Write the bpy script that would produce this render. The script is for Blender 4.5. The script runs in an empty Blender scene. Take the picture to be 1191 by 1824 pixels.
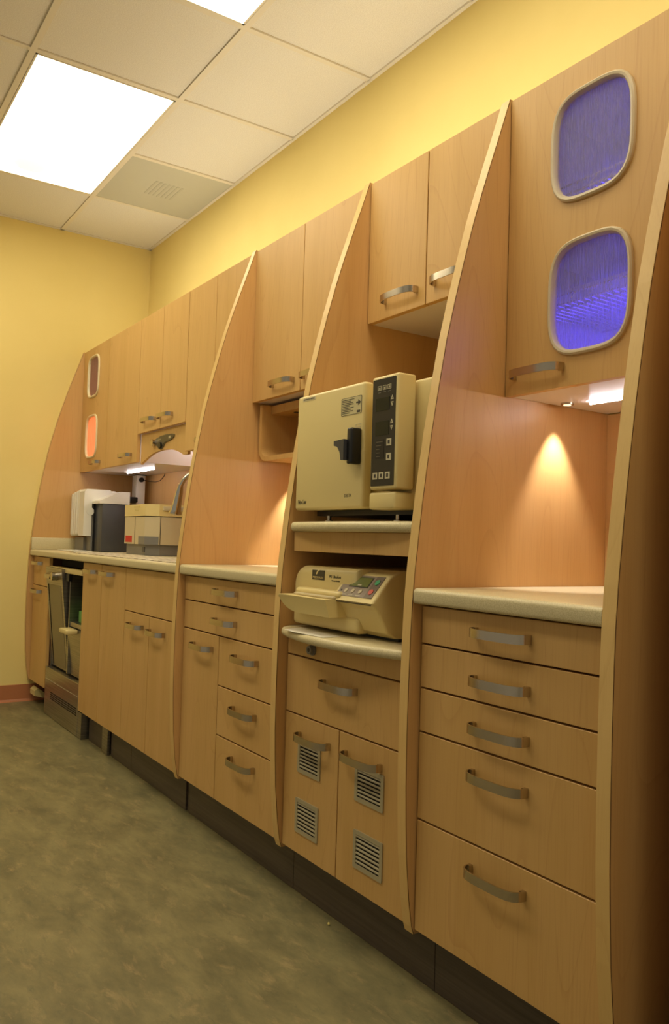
import bpy, bmesh, math, random
from mathutils import Vector, Matrix
from math import radians, pi, sin, cos

random.seed(7)
S = bpy.context.scene
C = bpy.context.scene.collection

# ------------------------------------------------------------------ camera
CAM = (5.0582, -1.8801, 1.0109)
YAW, PITCH, ROLL, FPX = 0.58659, 0.03632, 0.030164, 1446.9
fw = Vector((-cos(YAW) * cos(PITCH), sin(YAW) * cos(PITCH), sin(PITCH)))
r0 = fw.cross(Vector((0, 0, 1))).normalized()
u0 = r0.cross(fw)
rr = cos(ROLL) * r0 + sin(ROLL) * u0
uu = -sin(ROLL) * r0 + cos(ROLL) * u0
cd = bpy.data.cameras.new('camera')
cam = bpy.data.objects.new('camera', cd)
C.objects.link(cam)
cam.matrix_world = Matrix(((rr.x, uu.x, -fw.x, CAM[0]), (rr.y, uu.y, -fw.y, CAM[1]), (rr.z, uu.z, -fw.z, CAM[2]), (0, 0, 0, 1)))
cd.sensor_fit = 'VERTICAL'
cd.sensor_height = 36.0
cd.lens = FPX / 1824 * 36.0
cd.clip_start = 0.02
S.camera = cam

# ------------------------------------------------------------------ world, exposure, lamp strengths
W = bpy.data.worlds.new('world')
S.world = W
W.use_nodes = True
W.node_tree.nodes['Background'].inputs[0].default_value = (1.0, 0.88, 0.66, 1)
W.node_tree.nodes['Background'].inputs[1].default_value = 0.28
S.view_settings.view_transform = 'Standard'
S.view_settings.look = 'None'
S.view_settings.gamma = 1
S.view_settings.exposure = 0.0
S.view_settings.use_curve_mapping = False
S.cycles.use_denoising = True
S.cycles.max_bounces = 8
CEIL_W = 7.5          # strength of the ceiling light diffusers
CEIL_COL = (1.0, 0.92, 0.70)
UPFILL_W = 11.5
SPOT_W = 12.0
TUBE_W = 52.0
BLUE_W = 20.0
RED_W = 3.2

# ------------------------------------------------------------------ materials
def lin(c):
    return tuple((v / 255 / 12.92 if v / 255 <= 0.04045 else ((v / 255 + 0.055) / 1.055) ** 2.4) for v in c) + (1,)

def mat(name, rgb, rough=0.5, metal=0.0, spec=0.5, **k):
    m = bpy.data.materials.new(name)
    m.use_nodes = True
    b = m.node_tree.nodes['Principled BSDF']
    b.inputs['Base Color'].default_value = lin(rgb)
    b.inputs['Roughness'].default_value = rough
    b.inputs['Metallic'].default_value = metal
    b.inputs['Specular IOR Level'].default_value = spec
    for kk, v in k.items():
        b.inputs[kk.replace('_', ' ')].default_value = v
    return m

def noisy(m, ca, cb, scale, stretch=(1, 1, 1), detail=4, lo=0.35, hi=0.65, rnd=False, bump=0.0, dist=0.0, rough=0.5):
    nt = m.node_tree
    b = nt.nodes['Principled BSDF']
    tc = nt.nodes.new('ShaderNodeTexCoord')
    mp = nt.nodes.new('ShaderNodeMapping')
    mp.inputs['Scale'].default_value = stretch
    if rnd:
        oi = nt.nodes.new('ShaderNodeObjectInfo')
        mu = nt.nodes.new('ShaderNodeMath'); mu.operation = 'MULTIPLY'; mu.inputs[1].default_value = 37.0
        nt.links.new(oi.outputs['Random'], mu.inputs[0])
        ad = nt.nodes.new('ShaderNodeVectorMath'); ad.operation = 'ADD'
        nt.links.new(tc.outputs['Object'], ad.inputs[0]); nt.links.new(mu.outputs[0], ad.inputs[1])
        nt.links.new(ad.outputs[0], mp.inputs['Vector'])
    else:
        nt.links.new(tc.outputs['Object'], mp.inputs['Vector'])
    n = nt.nodes.new('ShaderNodeTexNoise')
    n.inputs['Scale'].default_value = scale
    n.inputs['Detail'].default_value = detail
    n.inputs['Roughness'].default_value = rough
    n.inputs['Distortion'].default_value = dist
    nt.links.new(mp.outputs[0], n.inputs['Vector'])
    cr = nt.nodes.new('ShaderNodeValToRGB')
    cr.color_ramp.elements[0].position = lo
    cr.color_ramp.elements[1].position = hi
    cr.color_ramp.elements[0].color = lin(ca)
    cr.color_ramp.elements[1].color = lin(cb)
    nt.links.new(n.outputs['Fac'], cr.inputs[0])
    nt.links.new(cr.outputs[0], b.inputs['Base Color'])
    if bump:
        bp = nt.nodes.new('ShaderNodeBump')
        bp.inputs['Strength'].default_value = bump
        bp.inputs['Distance'].default_value = 0.002
        nt.links.new(n.outputs['Fac'], bp.inputs['Height'])
        nt.links.new(bp.outputs[0], b.inputs['Normal'])
    return m, cr, mp

def wood_mat(name, ca, cb, cc):
    """maple laminate: broad soft figure plus fine vertical pores"""
    m, cr, mp = noisy(mat(name, cb, 0.42, spec=0.35), ca, cb, 1.0, (5.0, 5.0, 0.55), 5, 0.30, 0.70, rnd=True, dist=1.2)
    nt = m.node_tree
    b = nt.nodes['Principled BSDF']
    mp2 = nt.nodes.new('ShaderNodeMapping'); mp2.inputs['Scale'].default_value = (260, 260, 7)
    nt.links.new(mp.inputs['Vector'].links[0].from_socket, mp2.inputs['Vector'])
    n2 = nt.nodes.new('ShaderNodeTexNoise'); n2.inputs['Scale'].default_value = 1.0; n2.inputs['Detail'].default_value = 2
    nt.links.new(mp2.outputs[0], n2.inputs['Vector'])
    r2 = nt.nodes.new('ShaderNodeValToRGB')
    r2.color_ramp.elements[0].position = 0.30; r2.color_ramp.elements[1].position = 0.50
    r2.color_ramp.elements[0].color = (0.17, 0.17, 0.17, 1); r2.color_ramp.elements[1].color = (0, 0, 0, 1)
    nt.links.new(n2.outputs['Fac'], r2.inputs[0])
    # cathedral lines
    mp3 = nt.nodes.new('ShaderNodeMapping'); mp3.inputs['Scale'].default_value = (3.2, 3.2, 0.45)
    nt.links.new(mp.inputs['Vector'].links[0].from_socket, mp3.inputs['Vector'])
    n3 = nt.nodes.new('ShaderNodeTexNoise'); n3.inputs['Scale'].default_value = 1.0; n3.inputs['Detail'].default_value = 1
    nt.links.new(mp3.outputs[0], n3.inputs['Vector'])
    ml = nt.nodes.new('ShaderNodeMath'); ml.operation = 'MULTIPLY'; ml.inputs[1].default_value = 22.0
    nt.links.new(n3.outputs['Fac'], ml.inputs[0])
    fr = nt.nodes.new('ShaderNodeMath'); fr.operation = 'FRACT'
    nt.links.new(ml.outputs[0], fr.inputs[0])
    r3 = nt.nodes.new('ShaderNodeValToRGB')
    r3.color_ramp.elements[0].position = 0.0; r3.color_ramp.elements[1].position = 0.10
    r3.color_ramp.elements[0].color = (0.22, 0.22, 0.22, 1); r3.color_ramp.elements[1].color = (0, 0, 0, 1)
    nt.links.new(fr.outputs[0], r3.inputs[0])
    sm = nt.nodes.new('ShaderNodeMath'); sm.operation = 'ADD'; sm.use_clamp = True
    nt.links.new(r2.outputs[0], sm.inputs[0]); nt.links.new(r3.outputs[0], sm.inputs[1])
    mx = nt.nodes.new('ShaderNodeMix'); mx.data_type = 'RGBA'
    nt.links.new(sm.outputs[0], mx.inputs[0]); nt.links.new(cr.outputs[0], mx.inputs[6])
    mx.inputs[7].default_value = lin(cc)
    nt.links.new(mx.outputs[2], b.inputs['Base Color'])
    return m

def emis(name, rgb, st):
    m = mat(name, tuple(255 * min(1, v) ** .4545 for v in rgb[:3]))
    b = m.node_tree.nodes['Principled BSDF']
    b.inputs['Emission Color'].default_value = rgb if len(rgb) == 4 else lin(rgb)
    b.inputs['Emission Strength'].default_value = st
    return m

WOOD = wood_mat('maple_laminate', (202, 160, 94), (212, 170, 106), (176, 126, 68))
WOODB = wood_mat('maple_panel_laminate', (202, 156, 94), (212, 168, 108), (182, 134, 76))
EDGE = wood_mat('maple_edge', (216, 178, 108), (222, 186, 120), (198, 154, 90))
SEAM = mat('dark_seam', (70, 40, 24), 0.8)
STONE = noisy(mat('solid_surface', (205, 190, 155), 0.35, spec=0.45), (194, 179, 136), (213, 199, 157), 420, detail=3, lo=0.38, hi=0.6)[0]
WHITE = mat('white_melamine', (226, 214, 205), 0.35)
STEEL = noisy(mat('brushed_steel', (170, 165, 155), 0.32, 1.0), (150, 146, 138), (186, 181, 170), 1.0, (4, 4, 300), lo=.3, hi=.7)[0]
NICKEL = mat('satin_nickel', (196, 184, 164), 0.22, 1.0)
CHROME = mat('polished_chrome', (210, 205, 195), 0.12, 1.0)
KICK = noisy(mat('kick_laminate', (70, 60, 50), 0.35), (66, 55, 44), (82, 70, 57), 3.0, (1, 1, 40))[0]
WALL = noisy(mat('yellow_paint', (222, 192, 108), 0.7, spec=0.2), (229, 206, 130), (234, 211, 136), 2.0, bump=0.0)[0]
BASEM = mat('terracotta_vinyl_base', (176, 112, 72), 0.45)
TILE = noisy(mat('ceiling_tile', (226, 216, 196), 0.9, spec=0.1), (225, 222, 216), (239, 237, 231), 260, detail=3, bump=0.25)[0]
GRID = mat('ceiling_grid', (232, 226, 212), 0.6)
CREAM = mat('cream_plastic', (222, 200, 136), 0.38)
CREAM2 = mat('warm_grey_plastic', (200, 184, 146), 0.4)
PALE = mat('pale_plastic', (226, 220, 204), 0.35)
GREYP = mat('grey_plastic', (120, 116, 108), 0.4)
CHARC = mat('charcoal_plastic', (66, 66, 68), 0.35)
BLACK = mat('black_plastic', (22, 21, 20), 0.35)
DARKP = mat('dark_membrane', (44, 40, 34), 0.3)
INK = mat('printed_ink', (62, 54, 42), 0.6)
LIGHTINK = mat('light_print', (196, 186, 150), 0.6)
GOLDINK = mat('pale_gold_print', (214, 194, 128), 0.6)
LCDG = mat('lcd_green', (112, 120, 62), 0.2)
LCDD = mat('dark_display', (24, 30, 22), 0.2)
PANEL = mat('brown_membrane', (142, 124, 104), 0.4)
PANELD = mat('dark_brown_membrane', (112, 94, 74), 0.4)
GREENB = mat('green_key', (70, 170, 110), 0.4)
REDB = mat('red_key', (205, 84, 58), 0.4)
REDS = mat('red_sticker', (196, 36, 26), 0.5)
GREENP = mat('green_pack', (96, 160, 84), 0.5)
BLUEP = mat('blue_cable', (46, 70, 130), 0.5)
FRAME = mat('beige_frame', (196, 180, 146), 0.4)
FRAMEP = mat('pale_frame', (226, 210, 168), 0.4)
VENTP = mat('grille_plastic', (170, 158, 124), 0.5)
DARKIN = mat('dark_inside', (20, 16, 12), 0.9)
OBSC = mat('frosted_steel_insert', (146, 138, 112), 0.45, 0.6)
VENTC = mat('translucent_grey_tile', (196, 196, 184), 0.5)
WIRE = mat('shelf_wire', (210, 200, 200), 0.25, 0.9)
CRUMB = mat('yellow_crumb', (236, 214, 130), 0.7)
LAMP = emis('ceiling_diffuser', CEIL_COL + (1,), CEIL_W)
TUBE = emis('led_tube_light', (1.0, 0.93, 0.98, 1), TUBE_W)
BLUEL = emis('blue_led', (0.07, 0.05, 1.0, 1), BLUE_W)
REDL = emis('red_led', (1.0, 0.30, 0.10, 1), RED_W)

# floor: mottled sheet vinyl, streaks running across the room
FLOOR = mat('mottled_vinyl', (120, 110, 76), 0.40, spec=0.35)
_nt = FLOOR.node_tree
_tc = _nt.nodes.new('ShaderNodeTexCoord')
def _layer(scale, loc, detail, rough, dist):
    mp = _nt.nodes.new('ShaderNodeMapping'); mp.inputs['Rotation'].default_value = (0, 0, radians(-52)); mp.inputs['Scale'].default_value = scale; mp.inputs['Location'].default_value = loc
    _nt.links.new(_tc.outputs['Object'], mp.inputs['Vector'])
    n = _nt.nodes.new('ShaderNodeTexNoise'); n.inputs['Scale'].default_value = 1; n.inputs['Detail'].default_value = detail
    n.inputs['Roughness'].default_value = rough; n.inputs['Distortion'].default_value = dist
    _nt.links.new(mp.outputs[0], n.inputs['Vector'])
    return n
def _ramp(n, p0, p1, c0, c1):
    r = _nt.nodes.new('ShaderNodeValToRGB'); r.color_ramp.elements[0].position = p0; r.color_ramp.elements[1].position = p1
    r.color_ramp.elements[0].color = c0; r.color_ramp.elements[1].color = c1
    _nt.links.new(n.outputs['Fac'], r.inputs[0]); return r
def _mixc(f, a, b):
    x = _nt.nodes.new('ShaderNodeMix'); x.data_type = 'RGBA'
    _nt.links.new(f.outputs[0], x.inputs[0]); _nt.links.new(a, x.inputs[6])
    x.inputs[7].default_value = b
    return x.outputs[2]
_a = _ramp(_layer((5, 11, 1), (0, 0, 0), 10, .68, .25), .34, .66, lin((98, 92, 64)), lin((134, 124, 86)))
_b = _mixc(_ramp(_layer((9, 22, 1), (5, 3, 2), 8, .72, .3), .54, .70, (0, 0, 0, 1), (.75, .75, .75, 1)), _a.outputs[0], lin((158, 138, 98)))
_c = _mixc(_ramp(_layer((12, 30, 1), (9, 1, 4), 8, .75, .3), .56, .72, (0, 0, 0, 1), (.7, .7, .7, 1)), _b, lin((84, 84, 64)))
_nt.links.new(_c, _nt.nodes['Principled BSDF'].inputs['Base Color'])

def reeded(name, tint, trans):
    """rain-textured acrylic: fine uneven vertical streaks over a half clear sheet"""
    m = bpy.data.materials.new(name); m.use_nodes = True
    nt = m.node_tree; nt.nodes.clear()
    o = nt.nodes.new('ShaderNodeOutputMaterial')
    tr = nt.nodes.new('ShaderNodeBsdfTransparent'); tr.inputs[0].default_value = tint
    tl = nt.nodes.new('ShaderNodeBsdfTranslucent'); tl.inputs[0].default_value = tint
    df = nt.nodes.new('ShaderNodeBsdfPrincipled'); df.inputs['Base Color'].default_value = (.55, .52, .5, 1); df.inputs['Roughness'].default_value = .25
    tc = nt.nodes.new('ShaderNodeTexCoord'); mp = nt.nodes.new('ShaderNodeMapping'); mp.inputs['Scale'].default_value = (420, 420, 14)
    n = nt.nodes.new('ShaderNodeTexNoise'); n.inputs['Scale'].default_value = 1; n.inputs['Detail'].default_value = 3
    nt.links.new(tc.outputs['Object'], mp.inputs[0]); nt.links.new(mp.outputs[0], n.inputs[0])
    cr = nt.nodes.new('ShaderNodeValToRGB'); cr.color_ramp.elements[0].position = .35; cr.color_ramp.elements[1].position = .68
    cr.color_ramp.elements[0].color = (trans, trans, trans, 1); cr.color_ramp.elements[1].color = (trans + .26, trans + .26, trans + .26, 1)
    nt.links.new(n.outputs['Fac'], cr.inputs[0])
    m1 = nt.nodes.new('ShaderNodeMixShader'); m2 = nt.nodes.new('ShaderNodeMixShader')
    nt.links.new(cr.outputs[0], m1.inputs[0]); nt.links.new(tr.outputs[0], m1.inputs[1]); nt.links.new(tl.outputs[0], m1.inputs[2])
    m2.inputs[0].default_value = .14
    nt.links.new(m1.outputs[0], m2.inputs[1]); nt.links.new(df.outputs[0], m2.inputs[2])
    nt.links.new(m2.outputs[0], o.inputs[0])
    return m
GLASSB = reeded('rain_acrylic', (.95, .93, 1, 1), .03)
GLASSR = reeded('frosted_acrylic', (1, .9, .85, 1), .5)

# ------------------------------------------------------------------ helpers
def tag(o, label=None, cat=None, group=None, kind=None):
    if label: o['label'] = label
    if cat: o['category'] = cat
    if group: o['group'] = group
    if kind: o['kind'] = kind
    return o

def link(name, bm, m, parent=None, smooth=False):
    bmesh.ops.recalc_face_normals(bm, faces=bm.faces)
    me = bpy.data.meshes.new(name)
    bm.to_mesh(me); bm.free()
    me.materials.append(m)
    if smooth:
        for p in me.polygons: p.use_smooth = True
        try:
            me.set_sharp_from_angle(angle=radians(40))
        except Exception:
            pass
    o = bpy.data.objects.new(name, me)
    C.objects.link(o)
    if parent is not None:
        o.parent = parent
        o.matrix_parent_inverse = Matrix.Translation(-root_loc(parent))
    return o

def root_loc(o):
    v = Vector((0, 0, 0))
    while o is not None:
        v += o.location
        if o.parent is not None:
            v += o.matrix_parent_inverse.translation
        o = o.parent
    return v

def thing(name, label, cat, loc, group=None):
    o = bpy.data.objects.new(name, None)
    o.empty_display_size = 0.05
    o.location = loc
    C.objects.link(o)
    return tag(o, label, cat, group)

def bx(bm, x0, x1, y0, y1, z0, z1, bev=0.0, seg=2, axes=None):
    """box; bev rounds all edges, or only edges parallel to the axes named"""
    t = bmesh.new()
    g = bmesh.ops.create_cube(t, size=1)
    for v in t.verts:
        v.co = Vector(((x0 + x1) / 2 + v.co.x * (x1 - x0), (y0 + y1) / 2 + v.co.y * (y1 - y0), (z0 + z1) / 2 + v.co.z * (z1 - z0)))
    if bev:
        es = t.edges[:]
        if axes:
            es = [e for e in es if any(abs((e.verts[1].co - e.verts[0].co)['xyz'.index(a)]) > 1e-5 for a in axes)]
        bmesh.ops.bevel(t, geom=es, offset=bev, segments=seg, affect='EDGES', profile=0.5)
    me = bpy.data.meshes.new('tmp'); t.to_mesh(me); t.free()
    bm.from_mesh(me); bpy.data.meshes.remove(me)
    return bm

def box(name, m, parent, x0, x1, y0, y1, z0, z1, bev=0.0, seg=2, axes=None):
    bm = bmesh.new()
    bx(bm, x0, x1, y0, y1, z0, z1, bev, seg, axes)
    return link(name, bm, m, parent, smooth=bev > 0)

def prism(bm, pts, axis, a, b, holes=()):
    """polygon (with holes) in the plane normal to axis, extruded a -> b"""
    def P(p, w):
        return {'x': (w, p[0], p[1]), 'y': (p[0], w, p[1]), 'z': (p[0], p[1], w)}[axis]
    t = bmesh.new()
    es = []
    for loop in [pts] + list(holes):
        vs = [t.verts.new(P(p, a)) for p in loop]
        for i in range(len(vs)):
            es.append(t.edges.new((vs[i], vs[(i + 1) % len(vs)])))
    if holes:
        bmesh.ops.triangle_fill(t, edges=es, use_beauty=True, use_dissolve=False)
    else:
        t.faces.new(t.verts[:])
    g = bmesh.ops.extrude_face_region(t, geom=t.faces[:])
    d = Vector(P((0, 0), b)) - Vector(P((0, 0), a))
    bmesh.ops.translate(t, verts=[v for v in g['geom'] if isinstance(v, bmesh.types.BMVert)], vec=d)
    if holes:
        # keep both caps: extrude_face_region leaves the source cap in place
        pass
    bmesh.ops.recalc_face_normals(t, faces=t.faces)
    me = bpy.data.meshes.new('tmp'); t.to_mesh(me); t.free()
    bm.from_mesh(me); bpy.data.meshes.remove(me)
    return bm

def prism_obj(name, m, parent, pts, axis, a, b, holes=(), smooth=False):
    bm = bmesh.new()
    prism(bm, pts, axis, a, b, holes)
    return link(name, bm, m, parent, smooth)

def rrect(x0, x1, z0, z1, r, n=8, bulge=0.0):
    pts = []
    for cx, cz, a0 in ((x1 - r, z1 - r, 0), (x0 + r, z1 - r, 90), (x0 + r, z0 + r, 180), (x1 - r, z0 + r, 270)):
        for i in range(n + 1):
            a = radians(a0 + 90 * i / n)
            pts.append((cx + r * cos(a), cz + r * sin(a)))
    return pts

def ring_sweep(bm, loop, y, prof):
    """sweep profile [(offset outward, dy)] round a closed loop in the xz plane"""
    n = len(loop)
    rows = []
    for i in range(n):
        a = Vector((loop[i - 1][0], loop[i - 1][1])); b = Vector((loop[(i + 1) % n][0], loop[(i + 1) % n][1]))
        t = (b - a).normalized(); nr = Vector((t.y, -t.x))
        rows.append([bm.verts.new((loop[i][0] + nr.x * o, y + d, loop[i][1] + nr.y * o)) for o, d in prof])
    k = len(prof)
    for i in range(n):
        for j in range(k):
            bm.faces.new((rows[i][j], rows[(i + 1) % n][j], rows[(i + 1) % n][(j + 1) % k], rows[i][(j + 1) % k]))

def tube(bm, pts, rad, n=10, caps=True):
    pts = [Vector(p) for p in pts]
    rads = rad if isinstance(rad, (list, tuple)) else [rad] * len(pts)
    rows = []
    up = Vector((0, 0, 1))
    prev = None
    for i, p in enumerate(pts):
        t = (pts[min(i + 1, len(pts) - 1)] - pts[max(i - 1, 0)]).normalized()
        if prev is None:
            s = t.cross(up)
            if s.length < 1e-3: s = t.cross(Vector((1, 0, 0)))
        else:
            s = prev - t * prev.dot(t)
        s.normalize(); prev = s
        q = t.cross(s)
        rows.append([bm.verts.new(p + (s * cos(2 * pi * j / n) + q * sin(2 * pi * j / n)) * rads[i]) for j in range(n)])
    for i in range(len(rows) - 1):
        for j in range(n):
            bm.faces.new((rows[i][j], rows[i][(j + 1) % n], rows[i + 1][(j + 1) % n], rows[i + 1][j]))
    if caps:
        bm.faces.new(rows[0]); bm.faces.new(rows[-1][::-1])
    return bm

def tube_obj(name, m, parent, pts, rad, n=10):
    bm = bmesh.new(); tube(bm, pts, rad, n)
    return link(name, bm, m, parent, True)

def text(name, s, x, y, z, h, m, parent, shear=0.0, width=None, rotz=0.0, tilt=0.0):
    """raised lettering on a face that looks towards -y; x,z is the lower left corner"""
    cu = bpy.data.curves.new(name, 'FONT')
    cu.body = s; cu.size = h; cu.extrude = 0.0004; cu.shear = shear; cu.offset = -.012 * h if h < .03 else 0
    t = bpy.data.objects.new('tmp_text', cu)
    C.objects.link(t)
    dg = bpy.context.evaluated_depsgraph_get()
    me = bpy.data.meshes.new_from_object(t.evaluated_get(dg))
    bpy.data.objects.remove(t); bpy.data.curves.remove(cu)
    xs = [v.co.x for v in me.vertices]
    k = (width / (max(xs) - min(xs))) if width else 1.0
    M = Matrix.Translation((x, y, z)) @ Matrix.Rotation(pi / 2 + tilt, 4, 'X') @ Matrix.Diagonal((k, 1, 1, 1))
    me.transform(M)
    me.materials.clear(); me.materials.append(m)
    o = bpy.data.objects.new(name, me)
    C.objects.link(o)
    o.parent = parent
    o.matrix_parent_inverse = Matrix.Translation(-root_loc(parent))
    return o

# a bow pull built once at the origin; copies share its mesh
def bow_mesh():
    bm = bmesh.new()
    L, H, T, D = 0.076, 0.0095, 0.0035, 0.030
    n = 20
    rows = []
    for i in range(n + 1):
        t = -1 + 2 * i / n
        x = L * sin(t * pi / 2) if abs(t) < 1 else L * t
        d = -D * (1 - abs(t) ** 3.2) - 0.004
        if i in (0, n): d = 0.0
        rows.append((x, d))
    vs = []
    for i, (x, d) in enumerate(rows):
        a = Vector(rows[max(i - 1, 0)]); b = Vector(rows[min(i + 1, n)])
        tt = (b - a).normalized(); nr = Vector((tt.y, -tt.x)) * T
        vs.append([bm.verts.new((x + o * nr.x, d + o * nr.y, z)) for o, z in ((0, -H), (1, -H), (1, H), (0, H))])
    for i in range(n):
        for j in range(4):
            bm.faces.new((vs[i][j], vs[i + 1][j], vs[i + 1][(j + 1) % 4], vs[i][(j + 1) % 4]))
    bm.faces.new(vs[0]); bm.faces.new(vs[-1][::-1])
    for sx in (-1, 1):
        bx(bm, sx * L - 0.006 if sx > 0 else sx * L, sx * L if sx > 0 else sx * L + 0.006, -0.010, 0.0, -H, H)
    bmesh.ops.recalc_face_normals(bm, faces=bm.faces)
    me = bpy.data.meshes.new('bow_handle'); bm.to_mesh(me); bm.free()
    me.materials.append(NICKEL)
    for p in me.polygons: p.use_smooth = True
    me.set_sharp_from_angle(angle=radians(35))
    return me
BOW = bow_mesh()

def handle(parent, x, y, z):
    o = bpy.data.objects.new('handle', BOW)
    C.objects.link(o)
    o.parent = parent
    o.location = Vector((x, y, z)) - root_loc(parent)
    return o

YB, YU = -0.663, -0.412       # front planes of the base and wall cabinet doors
DT = 0.019                    # door thickness
G = 0.0021                    # half gap

def front(name, parent, x0, x1, z0, z1, y, hx=None, hz=None, holes=(), m=None):
    """a door or drawer front, children: handle"""
    bm = bmesh.new()
    if holes:
        prism(bm, [(x0 + G, z0 + G), (x1 - G, z0 + G), (x1 - G, z1 - G), (x0 + G, z1 - G)], 'y', y, y + DT, holes)
    else:
        bx(bm, x0 + G, x1 - G, y, y + DT, z0 + G, z1 - G, 0.0012, 1)
    o = link(name, bm, m or WOOD, parent)
    if hx is not None:
        handle(o, hx, y, hz)
    return o

def carcass(name, m, parent, x0, x1, y0, y1, z0, z1, t=0.016, shelves=()):
    bm = bmesh.new()
    bx(bm, x0, x0 + t, y0, y1, z0, z1); bx(bm, x1 - t, x1, y0, y1, z0, z1)
    bx(bm, x0 + t, x1 - t, y0, y1, z0, z0 + t); bx(bm, x0 + t, x1 - t, y0, y1, z1 - t, z1)
    bx(bm, x0 + t, x1 - t, y1 - t, y1, z0 + t, z1 - t)
    for s in shelves: bx(bm, x0 + t, x1 - t, y0 + .02, y1 - t, s, s + t)
    return link(name, bm, m, parent)

# ------------------------------------------------------------------ room shell
XF, XR, YR, H = -0.05, 7.6, -3.5, 2.892
def struct(name, m, x0, x1, y0, y1, z0, z1):
    return tag(box(name, m, None, x0, x1, y0, y1, z0, z1), kind='structure')
struct('floor', FLOOR, XF - .1, XR + .1, YR - .1, .1, -.05, 0)
struct('wall_left', WALL, XF - .1, XF, YR - .1, .1, 0, H + .1)
struct('wall_back', WALL, XF, XR, 0, .1, 0, H + .1)
struct('ceiling', TILE, XF, XR, YR, 0, H + .004, H + .06)
# coved vinyl base along the far wall
bm = bmesh.new()
prism(bm, [(XF, 0), (XF + .018, 0), (XF + .010, .004), (XF + .005, .014), (XF + .004, .098), (XF, .1)], 'y', YR, -.003)
tag(link('baseboard_left', bm, BASEM, None), kind='structure')
# suspended ceiling grid: cells between tee bars
T2 = 0.6096
XG = [0.5786 + T2 * k for k in range(0, 12) if 0.5786 + T2 * k < XR]
YG = [-0.5765 - T2 * k for k in range(0, 5) if -0.5765 - T2 * k > YR]
LX = [(0, 2), (3, 5), (6, 8), (9, 11)]      # lamps take two cells along x in row 1
def is_lamp_mid(k, row):                      # bar k inside a lamp or a long tile
    return row == 1 and k in (1, 4, 7, 10)
rows_y = [0.0] + YG + [YR]
bars = []
for y in YG: bars.append((XF, XR, y - .012, y + .012))
for k, x in enumerate(XG):
    for r in range(len(rows_y) - 1):
        if is_lamp_mid(k, r) or (r == 3 and k in (1, 4, 7, 10)): continue
        bars.append((x - .012, x + .012, rows_y[r + 1] + .012, rows_y[r] - .012))
bars += [(XF, XR, -.016, 0), (XF, XF + .016, YR, 0)]
bm = bmesh.new()
for a, b, c, d in bars: bx(bm, a, b, c, d, H - .002, H + .006)
tag(link('trim_1', bm, GRID, None), kind='structure')
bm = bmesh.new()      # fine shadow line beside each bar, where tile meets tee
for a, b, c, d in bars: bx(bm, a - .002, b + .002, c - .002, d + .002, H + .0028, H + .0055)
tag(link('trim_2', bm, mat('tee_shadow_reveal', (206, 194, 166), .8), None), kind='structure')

def troffer(k0, row, label):
    x0, x1 = XG[k0] + .014, XG[k0 + 2] - .014
    y1, y0 = rows_y[row] - .014, rows_y[row + 1] + .014
    t = thing('ceiling_light', label, 'light', ((x0 + x1) / 2, (y0 + y1) / 2, H), 'recessed ceiling lights')
    bm = bmesh.new()
    for a, b, c, d in ((x0, x1, y0, y0 + .008), (x0, x1, y1 - .008, y1), (x0, x0 + .008, y0, y1), (x1 - .008, x1, y0, y1)):
        bx(bm, a, b, c, d, H - .003, H + .003)
    link('light_frame', bm, GRID, t)
    box('diffuser', LAMP, t, x0 + .008, x1 - .008, y0 + .008, y1 - .008, H - .002, H + .002)
    return t
t = troffer(0, 1, 'glowing white rectangular ceiling light nearest the far yellow wall')
bm = bmesh.new()
bmesh.ops.create_uvsphere(bm, u_segments=24, v_segments=12, radius=1)
bmesh.ops.transform(bm, matrix=Matrix.Translation((.80, -.955, H - .003)) @ Matrix.Diagonal((.10, .10, .030, 1)), verts=bm.verts)
tag(link('glow_dome', bm, emis('dome_glow', (1, .88, .66, 1), 1.25), t, True), 'round white dome with added glow at the far end of the light')  # dome given its own glow so it looks as overexposed as the diffuser
troffer(3, 1, 'glowing ceiling light cut by the top edge of the picture, nearer than the other')
troffer(6, 1, 'ceiling light overhead near the tall unit')
for k in (0, 3): troffer(k, 3, 'ceiling light in the second row over the room, number %s from the far wall' % {0: 'one', 3: 'two', 6: 'three', 9: 'four'}[k])
# grey translucent tile
t = thing('ceiling_vent', 'blue-grey square ceiling vent tile beside the cabinet wall', 'vent', (.88, -.29, H))
x0, x1, y0, y1 = XG[0] + .013, XG[1] - .013, YG[0] + .013, -.017
box('vent_plate', VENTC, t, x0, x1, y0, y1, H - .001, H + .003)
bm = bmesh.new()
for i in range(7):
    bx(bm, x0 + .2, x1 - .2, y0 + .20 + i * .024, y0 + .212 + i * .024, H - .0025, H - .0008)
tag(link('louvre', bm, mat('louvre_grey', (190, 190, 178), .6), t), 'faint slotted centre')

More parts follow.
